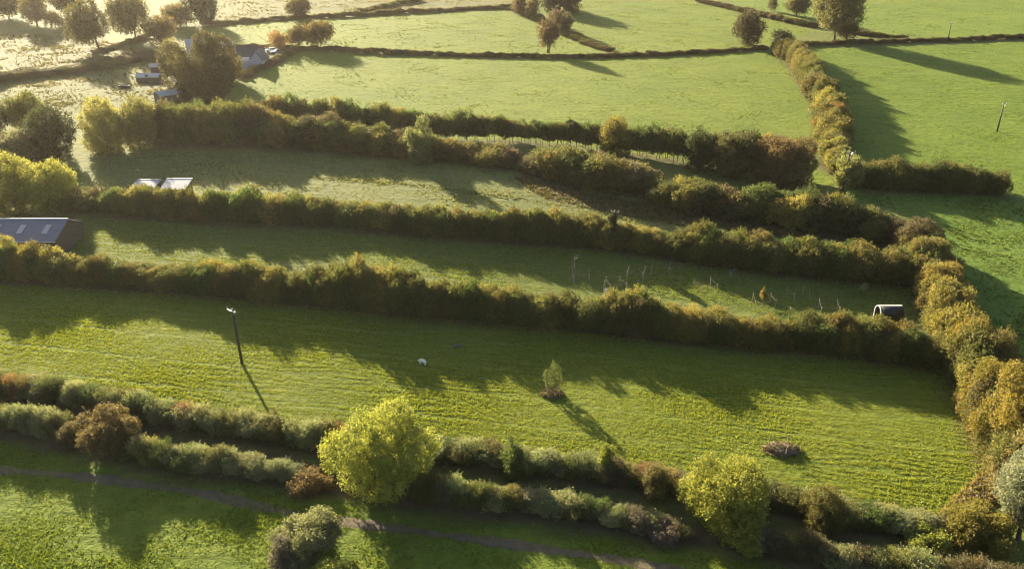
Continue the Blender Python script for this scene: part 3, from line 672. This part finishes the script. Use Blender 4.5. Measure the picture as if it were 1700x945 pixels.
def field_shelter(label, pl, pr, peave, pridge, roof, wall, name='field_shelter', depth=3.4, shift=0.0):
    p = P((pl+pr)/2, peave+16); k = mpp(p); w = (pr-pl)*k
    he = height_at(p, peave); q = onground(p.x, p.y+depth); hr = height_at(q, pridge)+q.z-p.z
    o = empty(name, p, label, 'shed', 'field sheds by the hedge')
    w2 = w/2-.15
    MB().box((0, depth-.1, hr/2-.25), (w2*2, .08, hr+.1)).build('back_wall', wall, o)
    for s in (-1, 1):
        MB().slab([(s*w2, 0.1, -.4), (s*w2, depth-.15, -.1), (s*w2, depth-.15, hr-.08), (s*w2, 0.1, he-.08)], .07).build('side_wall', wall, o)
    for s in (-1, 0, 1): MB().box((s*(w2-.1), .1, he/2-.25), (.14, .14, he+.3)).build('post', POST, o)
    a = (-w/2, -.35, he-.04); b = (w/2, -.35, he-.04); c = (w/2+shift, depth+.2, hr+.04); d = (-w/2+shift, depth+.2, hr+.04)
    mb = MB(); corrugated(mb, a, b, c, d, .2, .03); mb.build('roof', roof, o)
    MB().box((shift, depth+.2, hr+.06), (w, .3, .08)).build('flashing_highlight', TIN_LIGHT, o)  # pale flashing that paints in the bright highlight of the ridge edge
    MB().box((0, -.37, he-.1), (w, .05, .16)).build('fascia', TIMBER, o)
field_shelter('grey tin-roofed field shed, the one farther from the lit grass', 219, 259, 312, 299, TIN, TIMBER)
field_shelter('brighter tin-roofed field shed beside the patch of lit grass', 269, 312, 313, 297, TIN_LIGHT, TIMBER)

def arch_shelter():
    p = P(1471, 545); k = mpp(p); Ln = 38*k; r = 1.0; hs = height_at(p, 511)-r+.25
    hs = max(.6, hs)
    o = empty('arched_shelter', p, 'black arched livestock shelter with a white rim, beside the golden bushes', 'shelter')
    prof = [(-r, -.2), (-r, hs)]+[(-r*math.cos(a), hs+r*math.sin(a)) for a in [math.pi*i/14 for i in range(1, 14)]]+[(r, hs), (r, -.2)]
    def arch(mb, x0, x1, ro, ri):
        def ring(x, s): return [mb.bm.verts.new((x, y*s, (z-hs)*s+hs if z > hs else z)) for y, z in prof]
        A, B, C, D = ring(x0, ro), ring(x1, ro), ring(x1, ri), ring(x0, ri)
        for i in range(len(prof)-1):
            for u, v in ((A, B), (B, C), (C, D), (D, A)): mb.bm.faces.new((u[i], u[i+1], v[i+1], v[i]))
    mb = MB(); arch(mb, -Ln/2, Ln/2, 1.0, .96); mb.build('shell', BLACK_SHEET, o, True)
    mb = MB(); arch(mb, -Ln/2-.04, -Ln/2+.06, 1.03, .95); mb.build('front_rim', WHITE_PAINT, o)
    MB().box((.05, .1, hs+r+.03), (Ln, .22, .06)).build('ridge_highlight', WHITE_PAINT, o)  # white strip paints in the highlight along the arch top
    mb = MB(); mb.slab([(Ln/2-.05, y*.97, z) for y, z in prof], .04); mb.build('back_panel', BLACK_SHEET, o)
    MB().box((0, 0, .04), (Ln, 2*r*.94, .1)).build('floor_panel', TIMBER, o)
arch_shelter()

def gable_house(o, cx, cy, L, W, he, hr, wall, roof, ridge_x=True, tagname=''):
    """one gabled block: walls, two roof slopes; returns nothing"""
    R = Matrix() if ridge_x else Matrix.Rotation(math.pi/2, 4, 'Z')
    T = Matrix.Translation((cx, cy, 0)) @ R
    def t(v): return T @ Vector(v)
    for s in (-1, 1): MB().slab([t((-L/2, s*W/2, -1)), t((L/2, s*W/2, -1)), t((L/2, s*W/2, he)), t((-L/2, s*W/2, he))], .2).build('wall', wall, o)
    for s in (-1, 1): MB().slab([t((s*L/2, -W/2+.2, -1)), t((s*L/2, W/2-.2, -1)), t((s*L/2, W/2-.2, he)), t((s*L/2, 0, hr-.1)), t((s*L/2, -W/2+.2, he))], .2).build('gable_wall', wall, o)
    k = (hr-he)/(W/2); ov = .35
    for s in (-1, 1):
        MB().slab([t((-L/2-.3, s*(W/2+ov), he-ov*k+.08)), t((L/2+.3, s*(W/2+ov), he-ov*k+.08)), t((L/2+.3, 0, hr+.08)), t((-L/2-.3, 0, hr+.08))], .12).build('roof', roof, o)
def build_house():
    p = P(404, 112)
    o = empty('farmhouse', p, 'farmhouse with dark slate roofs and a pale gable among the farm trees', 'house')
    gable_house(o, -1.4, 5.0, 10.0, 7.0, 2.8, 5.8, RENDER_WALL, HOUSE_ROOF)
    gable_house(o, 4.4, 2.8, 7.0, 3.6, 2.7, 5.0, RENDER_WALL, HOUSE_ROOF, ridge_x=False)
    for x in (-5, -2.4, .2): 
        w = MB().box((x, 1.44, 1.9), (1.1, .1, 1.2)).build('window', WHITE_PAINT, o); MB().box((x, 1.37, 1.9), (.9, .04, 1.0)).build('pane', GLASS, w)
    for z in (1.1, 3.1):
        w = MB().box((4.4, -.75, z), (1.0, .1, 1.0)).build('window', WHITE_PAINT, o); MB().box((4.4, -.82, z), (.8, .04, .8)).build('pane', GLASS, w)
    ch = MB().box((-5.5, 5, 7.2), (1.0, .7, 1.8)).build('chimney', TIMBER, o); MB().tube([(-5.5, 5, 8.0), (-5.5, 5, 8.5)], [.16, .14], 8).build('chimney_pot', RENDER_WALL, ch)
    MB().slab([(-.4, -1.6, 2.3), (3.3, -1.6, 2.3), (3.3, 1.6, 3.0), (-.4, 1.6, 3.0)], .08).build('lean_to_roof', TIN_LIGHT, o)
    MB().box((1.4, -1.4, 1.0), (3.5, .1, 2.4)).build('lean_to_wall', RENDER_WALL, o)
build_house()

def small_shed(label, px, py, L, W, he, hr, roof, wall, rz, name='garden_shed', cat='shed'):
    o = empty(name, P(px, py), label, cat, None, rz)
    gable_house(o, 0, 0, L, W, he, hr, wall, roof)
    MB().box((0, -W/2-.03, .9), (.9, .06, 1.9)).build('door', TIMBER, o)
small_shed('white-roofed outbuilding just above the dark hedgerow', 284, 168, 7.0, 3.2, 2.1, 2.9, TIN_LIGHT, TIMBER, .9)
small_shed('bright roof glimpsed high among the farm trees', 329, 108, 5.0, 4.0, 6.2, 7.6, TIN_LIGHT, RENDER_WALL, .4, 'farm_outbuilding')
small_shed('long grey low shed in the rough pasture beside the farm trees', 248, 133, 6.0, 3.0, 1.2, 1.9, TIN_LIGHT, TIMBER, .05)
small_shed('small white-roofed hut behind the long grey low shed', 263, 118, 4.0, 2.4, 1.6, 2.2, TIN_LIGHT, TIMBER, .5)
small_shed('bright little roof behind the farmhouse at the garden top', 375, 84, 4.5, 3.0, 2.0, 2.8, TIN_LIGHT, RENDER_WALL, .4)
o = empty('water_trough', P(207, 145), 'dark rectangular water trough in the rough pasture', 'trough')
for c, s in (((0, -.55, .3), (2.8, .08, .7)), ((0, .55, .3), (2.8, .08, .7)), ((-1.36, 0, .3), (.08, 1.02, .7)), ((1.36, 0, .3), (.08, 1.02, .7))): MB().box(c, s).build('side_panel', BLACK_SHEET, o)
MB().box((0, 0, .05), (2.64, 1.02, .08)).build('base_panel', BLACK_SHEET, o)

def car(label, px, py, paint, rz):
    o = empty('parked_car', P(px, py), label, 'car', 'cars parked by the farmhouse', rz)
    prof = [(-2.1, .35), (-2.15, .8), (-1.95, .98), (-1.2, 1.02), (-.6, 1.45), (.9, 1.48), (1.6, 1.05), (2.1, .95), (2.15, .4)]
    mb = MB(); mb.slab([(x, -.85, z) for x, z in prof], -1.7); mb.build('body', paint, o)
    for s in (-1, 1):
        MB().slab([(-.95, s*.86, 1.04), (1.35, s*.86, 1.04), (.8, s*.86, 1.4), (-.5, s*.86, 1.4)], .02*s).build('side_window', GLASS, o)
        for x in (-1.35, 1.3): MB().tube([(x, s*.7, .32), (x, s*.9, .32)], [.33, .33], 12).build('wheel', TYRE, o)
    MB().slab([(-1.18, -.7, 1.06), (-1.18, .7, 1.06), (-.64, .65, 1.44), (-.64, -.65, 1.44)], .02).build('windscreen', GLASS, o)
car('white car parked behind the clipped garden hedge', 452, 86, CAR_WHITE, .3)
car('blue-grey car parked next to the white one', 462, 89, CAR_BLUE, .5)

# ------------------------------------------------------------------ poles, posts and tree guards
def telegraph_pole(label, px, pbase, ptop, arm_rz, lean=0.0, arm=1.5, ivy=False, bright=False, name='telegraph_pole'):
    p = P(px, pbase); h = height_at(p, ptop)
    o = empty(name, p, label, 'pole', 'wooden line poles')
    tp = Vector((lean*h, 0, h))
    MB().tube([(0, 0, -.5), tp*.5, tp], [.2, .165, .13], 10).build('pole', POLE, o, True)
    d = Vector((math.cos(arm_rz), math.sin(arm_rz), 0)); c = tp-Vector((0, 0, .25))+d.cross(Vector((0, 0, 1)))*.16
    rot = Matrix.Rotation(arm_rz, 3, 'Z')
    MB().box(c, (arm, .1, .1), rot).build('crossarm', GALV if bright else POST, o)
    for s in (-.46, .46) + ((0.0,) if arm > 1.8 else ()):
        q = c+d*arm*s+Vector((0, 0, .06)); MB().tube([q, q+Vector((0, 0, .12)), q+Vector((0, 0, .24)), q+Vector((0, 0, .3))], [.04, .07, .07, .03], 8).build('insulator', CERAMIC, o)
    MB().tube([c+d*arm*.3, tp-Vector((0, 0, 1.0))], [.03, .03], 5).build('brace', GALV, o)
    if ivy:
        v, t = foliage(1.0, 1.0, -.5, h*.98, 14, 900, 9, .35, .17, up=.5, rr=(.3, .5))
        z = v[:, 2]; cl = bpy.data.objects.new('ivy', np_mesh('ivy', v, 4, FOLIAGE, t)); link(cl, o); cl.color = (*DARK, 1)
    return o
telegraph_pole('dark wooden pole with a bright crossarm standing in the near mown field', 402, 604, 513, math.radians(-35), lean=-.03, arm=1.7, bright=True)
telegraph_pole('wooden pole in the right-hand pasture', 1655, 218, 171, math.radians(20), lean=.02)
telegraph_pole('small far pole on the hedge at the top of the right-hand pasture', 1573, 69, 37, math.radians(-10), arm=2.2)
telegraph_pole('wooden pole at the field corner rising out of the pale bush', 1399, 316, 250, math.radians(-12), lean=.02, arm=2.0)
telegraph_pole('ivy-clad pole rising out of the paddock hedge', 1018, 412, 349, math.radians(-15), ivy=True, arm=1.4)

def post(parent, x, y, h, lean=(0, 0), r=.055, mat=None, base=None):
    b = onground(base.x+x, base.y+y)-base
    return MB().tube([b-Vector((0, 0, .3)), b+Vector((lean[0]*h, lean[1]*h, h))], [r, r*.9], 7).build('post', mat or POST, parent)
def guard(label, px, py, w, h=1.5, rails=1, n=4, group='post-and-rail sapling guards'):
    p = P(px, py); o = empty('tree_guard', p, label, 'guard', group)
    a0 = random.uniform(-.3, .3); pts = []
    for i in range(n):
        a = a0+math.pi/4+2*math.pi*i/n; x, y = math.cos(a)*w*.6, math.sin(a)*w*.5
        ln = (random.uniform(-.12, .12), random.uniform(-.08, .08)); hh = h*random.uniform(.9, 1.1)
        post(o, x, y, hh, ln, base=p); b = onground(p.x+x, p.y+y)-p; pts.append((b, ln, hh))
    for i in range(n):
        (b0, l0, h0), (b1, l1, h1) = pts[i], pts[(i+1) % n]
        for z in ((.8,), (.45, .85))[rails > 1][:1 if i % 2 else 2]:
            q0 = b0+Vector((l0[0]*h0*z, l0[1]*h0*z, h0*z)); q1 = b1+Vector((l1[0]*h1*z, l1[1]*h1*z, h1*z))
            MB().tube([q0, q1], [.022, .022], 5).build('rail', TIMBER, o)
    return o
for a in [('pair of leaning guard posts with rails at the left end of the sapling paddock', 965, 466, 3.0, 1.7, 2, 4),
 ('open guard of posts around bare soil in the paddock, beside the white board', 1022, 482, 3.0, 1.7, 1, 4), ('guard with two leaning posts in the shaded middle of the paddock', 1055, 463, 3.0, 1.8, 1, 4),
 ('farthest post guard, close under the hedge of the paddock', 1096, 452, 3.4, 1.5, 1, 4), ('guard with a whitened post in the shaded paddock', 1172, 482, 3.2, 1.6, 1, 4),
 ('guard of posts around the little golden sapling', 1267, 509, 3.4, 1.7, 1, 4), ('dark low guard between the golden sapling and the arched shelter', 1325, 494, 3.0, 1.3, 1, 4),
 ('guard just above the hedge, nearest the arched shelter', 1375, 519, 3.2, 1.5, 1, 4), ('guard round the leafy sapling standing in the mown field', 918, 655, 1.9, 1.6, 2, 4),
 ('empty guard round the brown mound in the mown field', 1295, 748, 2.3, 1.5, 1, 3)]: guard(*a)
for lab, px, py in [('single pale post poking above the hedge by the lit paddock grass', 1308, 530), ('single post at the hedge between the board and the golden sapling', 1190, 522), ('thin post just above the hedge right of the white board', 1088, 503)]:
    p = P(px, py); o = empty('fence_post', p, lab, 'post', 'single paddock posts'); post(o, 0, 0, 1.9, (.1, 0), base=p); MB().tube([(.19, 0, 1.86), (.2, 0, 1.94)], [.06, .045], 7).build('post_cap', POST, o)
p = P(1003, 496); o = empty('white_board', p, 'white board leaning on a post in the paddock', 'board')
MB().box((.1, 0, .95), (.42, .06, 1.5), Matrix.Rotation(.25, 3, 'Y')).build('panel', WHITE_PAINT, o); post(o, -.2, .1, 3.0, (.05, 0), base=p)

def sapling(label, px, py, ptop, halfw, col, bare=False, name='sapling', z0=.35):
    p = P(px, py); h = height_at(p, ptop); o = empty(name, p, label, 'sapling', 'young planted trees')
    mb = MB(); mb.tube([(0, 0, -.2), (.03, 0, h*.5), (0, .02, h*.95)], [.06, .045, .012], 6)
    for k in range(14 if bare else 9):
        z = h*random.uniform(.3, .85); a = random.random()*6.3; l = halfw*random.uniform(.5, 1.1)
        mb.tube([(0, 0, z), (math.cos(a)*l*.5, math.sin(a)*l*.5, z+l*.5), (math.cos(a)*l, math.sin(a)*l, z+l*1.1)], [.03, .02, .008], 4, False)
    mb.build('trunk', PALE_BARK, o, True)
    if not bare:
        v, t = foliage(halfw, halfw, h*z0, h, 12, 330, 9, .3, .19, up=.5, rr=(.34, .5))
        v[:, 2] *= h/np.percentile(v[:, 2], 99.6)
        zz = np.clip((v[:, 2]-h*z0)/(h*(1-z0)), 0, 1); v[:, :2] *= (1.1-.75*zz)[:, None]
        c = bpy.data.objects.new('crown', np_mesh('crown', v, 4, FOLIAGE, t)); link(c, o); c.color = (*col, 1)
    return o
sapling('leafy conical sapling with a brown mound in the mown field', 918, 652, 601, 1.35, (0.16, 0.19, 0.06), z0=.2)
sapling('little golden sapling standing in lit paddock grass', 1266, 506, 477, .5, (0.25, 0.2, 0.06))
sapling('tall bare twiggy sapling at the left end of the paddock', 953, 458, 424, 1.0, GREY, True)
sapling('short bare branching sapling far back in the shaded paddock', 1213, 466, 448, .9, GREY, True)
sapling('pale leafy sapling close to the head hedge of the paddock', 1433, 490, 470, .8, (0.25, 0.25, 0.12), z0=.5)
sapling('pale stick-like sapling standing alone in the shaded strip field', 748, 300, 279, .5, (0.4, 0.37, 0.3), True)
sapling('tiny thin sapling beside the long hedge of the large upper field', 1026, 85, 71, .5, BROWN, True)

def mound(label, px, py, rx, ry, h, name='bracken_mound'):
    p = P(px, py); o = empty(name, p, label, 'mound', 'brown mounds round saplings')
    bm = MB(); R = bmesh.ops.create_icosphere(bm.bm, subdivisions=3, radius=1.0)['verts']
    for v in R:
        k = 1+.18*math.sin(v.co.x*7+v.co.y*5)+.12*math.sin(v.co.y*11+v.co.z*9); v.co = Vector((v.co.x*rx*k, v.co.y*ry*k, max(-.1, v.co.z*h*k)))
    bm.build('soil', DEAD, o, True)
    n = 520; a = rng.random(n)*6.283; q = np.sqrt(rng.random(n))*1.15
    c = np.stack([np.cos(a)*q*rx, np.sin(a)*q*ry, np.maximum(.05, h*np.sqrt(np.maximum(0, 1-np.minimum(q, 1)**2)))], 1)
    ax = unit(np.stack([rng.normal(0, .5, n), rng.normal(0, .5, n), rng.uniform(.4, 1.2, n)], 1)); L = rng.uniform(.2, .5, n)
    st = bpy.data.objects.new('dead_stalks', np_mesh('dead_stalks', leaf_quads(c+ax*L[:, None]*.4, ax, L, L*.3), 4, FOLIAGE, rng.random(n))); link(st, o)
    st.color = (0.145, 0.12, 0.075, 1); st['kind'] = 'stuff'
mound('brown bracken mound at the foot of the leafy sapling', 917, 655, 1.3, .95, .25)
mound('reddish-brown oval mound with two posts in the mown field', 1296, 748, 2.0, 1.2, .55)

# ------------------------------------------------------------------ sheep
def sheep(label, px, py, rz, mat, lying=False):
    p = P(px, py); o = empty('sheep', p, label, 'sheep', 'grazing sheep', rz); o.scale = (.88, .88, .88)
    lz = .12 if lying else 0.5
    V = [(-.5, 0, .18+lz), (-.15, 0, .2+lz), (.25, 0, .2+lz), (.5, 0, .22+lz), (.68, 0, .12+lz if not lying else .4), (.82, 0, -.12+lz if not lying else .45), (-.62, 0, .1+lz)]
    Rr = [.24, .29, .28, .2, .12, .08, .05]
    E_ = [(0, 1), (1, 2), (2, 3), (3, 4), (4, 5), (0, 6)]
    if not lying:
        for bx, bi in ((-.42, 0), (.38, 3)):
            for s in (-1, 1):
                V += [(bx, s*.14, .32), (bx+.02, s*.14, .0)]; Rr += [.07, .045]; E_ += [(bi, len(V)-2), (len(V)-2, len(V)-1)]
    me = bpy.data.meshes.new('body'); me.from_pydata(V, E_, []); me.materials.append(mat)
    b = bpy.data.objects.new('body', me); link(b, o)
    b.modifiers.new('skin', 'SKIN')
    if not me.skin_vertices: me.attributes.new('skin', 'FLOAT', 'POINT')
    for i, sv in enumerate(me.skin_vertices[0].data): sv.radius = (Rr[i], Rr[i]); sv.use_root = (i == 0)
    b.modifiers.new('sub', 'SUBSURF').render_levels = 2
    for s in (-1, 1): MB().slab([(.7, s*.1, .1+lz), (.76, s*.1, .12+lz), (.74, s*.22, .06+lz)], .02).build('ear', mat, o)
sheep('white sheep grazing in the sun in the mown field', 702, 606, math.radians(155), WOOL)
sheep('dull grey sheep lying in the hedge shadow of the mown field', 760, 577, math.radians(20), GREY_WOOL, True)

# ------------------------------------------------------------------ grass
def tufts(name, poly, n, size, col, label=None, rows=None, blades=6, color_obj=None, dark=0.0, clump=0.0):
    xy = np.array(poly); lo, hi = xy.min(0), xy.max(0)
    q = rng.uniform(lo, hi, (int(n*2.2), 2)); q = q[inside(poly, q[:, 0], q[:, 1])][:n]
    if rows:   # swaths left by the mower
        ang, gap = rows; ca, sa = math.cos(ang), math.sin(ang)
        v = -q[:, 0]*sa+q[:, 1]*ca; u = q[:, 0]*ca+q[:, 1]*sa
        wob = 0.45*np.sin(u/9.0+v/6.0)+0.35*np.sin(u/3.7+v*0.9)+0.2*np.sin(u/1.9-v*1.7)
        vv = (np.round((v+wob)/gap)+rng.normal(0, .15, len(v)))*gap - wob
        keep = rng.random(len(v)) < .55+.25*np.sin(u/11.0+2*np.sin(v/8.0)); v = np.where(keep, vv, v)
        q = np.stack([u*ca-v*sa, u*sa+v*ca], 1)
        tram = np.abs(np.mod(v+0.5*np.sin(u/14.0)+1.3*np.sin(v/11.0), 5.5)-2.7)     # wheel tracks
        q = q[(tram > .22) | (rng.random(len(v)) < .12)]
    if clump:
        w = np.sin(q[:, 0]/3.1+np.sin(q[:, 1]/2.3)*1.4)*np.sin(q[:, 1]/2.7+np.sin(q[:, 0]/4.1))
        q = q[rng.random(len(q)) < np.clip(.35+clump*w, .05, 1)]
    n = len(q); z = ground_z(q[:, 0], q[:, 1])
    s = size*rng.uniform(.5, 1.4, n)*(1+.35*np.sin(q[:, 0]/5.7)*np.sin(q[:, 1]/4.9))
    base = np.stack([q[:, 0], q[:, 1], z-.02], 1)
    a = rng.random((n, blades))*6.283; lean = rng.uniform(.1, 1.1, (n, blades))
    out = np.stack([np.cos(a), np.sin(a), np.zeros_like(a)], -1)
    side = np.stack([-np.sin(a), np.cos(a), np.zeros_like(a)], -1)
    S = s[:, None, None]
    root = base[:, None, :]+out*S*rng.uniform(0, .8, (n, blades, 1))
    tip = root+out*S*lean[..., None]*.8+np.array([0, 0, 1.0])*S*rng.uniform(.5, 1.1, (n, blades, 1))
    w = S*rng.uniform(.25, .5, (n, blades, 1))
    v = np.stack([root-side*w, root+side*w, tip], 2).reshape(-1, 3)
    t = np.clip(rng.normal(.5, .14, (n, 1))+rng.normal(0, .12, (n, blades)), 0, 1).ravel()
    o = bpy.data.objects.new(name, np_mesh(name, v, 3, GRASS_BLADE, t)); link(o)
    o.color = (*col, 1); tag(o, label, 'grass', None, 'stuff')
    return o
ROW = -0.16
tufts('grass', GP['near'], 115000, .125, (0.235, 0.272, 0.034), 'mown green grass in swaths across the near field', rows=(ROW, .85), blades=5)
tufts('grass', GP['paddock'], 40000, .125, (0.205, 0.245, 0.04), 'grass of the sapling paddock', rows=(ROW, .9), blades=5)
tufts('grass', GP['strip'], 15000, .2, (0.2, 0.215, 0.075), 'rough pale grass of the strip field', clump=.4)
tufts('grass', GP['corner'], 52000, .12, (0.2, 0.255, 0.03), 'bright grass of the nearest field', clump=.6)
tufts('grass', GP['upper'], 36000, .15, (0.175, 0.215, 0.036), 'sunlit grass of the large upper field', clump=.2)
tufts('grass', GP['right'], 26000, .15, (0.13, 0.198, 0.032), 'green grass of the right-hand pasture', clump=.2)
tufts('grass', GP['right_low'], 14000, .16, (0.13, 0.195, 0.036), 'green grass below the trimmed boxy hedge', clump=.2)
tufts('grass', GP['top_one'], 9000, .2, (0.175, 0.215, 0.036), 'pale grass of the upper left pasture', clump=.2)
tufts('grass', GP['top_two'], 9000, .2, (0.17, 0.215, 0.036), 'pale grass of the top middle pasture', clump=.2)
tufts('grass', GP['top_three'], 7000, .2, (0.15, 0.21, 0.035), 'grass of the top right hill', clump=.2)
for f_, n_, l_ in (('upper', 6000, 'large upper field'), ('right', 4500, 'right-hand pasture'), ('right_low', 1800, 'field below the boxy hedge'), ('top_one', 2500, 'upper left pasture'), ('top_two', 2500, 'top middle pasture'), ('top_three', 2200, 'top right hill')):
    tufts('grass_tussocks', GP[f_], n_*2, .17 if n_ > 3000 else .23, (0.105, 0.14, 0.026), 'darker grass tussocks dotted over the '+l_, clump=.5, blades=9)
tufts('rushes', GP['rough_left'], 4500, .36, (0.165, 0.15, 0.075), 'tawny rushes of the rough pasture in the upper left', clump=.6)
tufts('rushes', GP['rough_mid'], 5500, .3, (0.18, 0.17, 0.08), 'tawny rushes of the pasture in front of the farm', clump=.6)
tufts('rushes', GP['rough_top'], 5000, .36, (0.19, 0.175, 0.09), 'tawny rushes of the rough pasture at the top', clump=.6)
tufts('undergrowth', gpoly([(850,292),(900,330),(1000,350),(1110,372),(1300,395),(1480,412),(1280,378),(1100,345),(960,318)]), 7000, .34, (0.115, 0.1, 0.05), 'brown bramble and dead bracken undergrowth beside the domed clumps', blades=7)
tufts('undergrowth', gpoly([(520,293),(700,305),(850,325),(1000,350),(1080,372),(1080,378),(1000,357),(850,331),(700,311),(520,298)]), 2600, .26, (0.15, 0.155, 0.055), 'taller uncut grass edge across the strip field', blades=7)
tufts('undergrowth', gpoly([(1590,690),(1640,780),(1560,858),(1600,870),(1700,800),(1660,700)]), 3000, .35, (0.23, 0.19, 0.09), 'straw-coloured rough margin in the corner of the mown field', blades=7)

# ------------------------------------------------------------------ haze in the air
def build_haze():
    x0, x1, y0, y1, z0, z1 = -2640, 2640, -640, 3440, -19, 74
    m, nt, out = nodes_of('morning_haze')
    pv = N(nt, 'ShaderNodeVolumePrincipled'); pv.inputs['Color'].default_value = (1.0, 0.9, 0.78, 1)
    pv.inputs['Density'].default_value = HAZE_DENSITY; pv.inputs['Anisotropy'].default_value = 0.6
    nt.links.new(pv.outputs[0], out.inputs['Volume'])
    o = MB().box(((x0+x1)/2, (y0+y1)/2, (z0+z1)/2), (x1-x0, y1-y0, z1-z0)).build('haze', m)
    o['kind'] = 'stuff'
if HAZE_DENSITY > 0: build_haze()
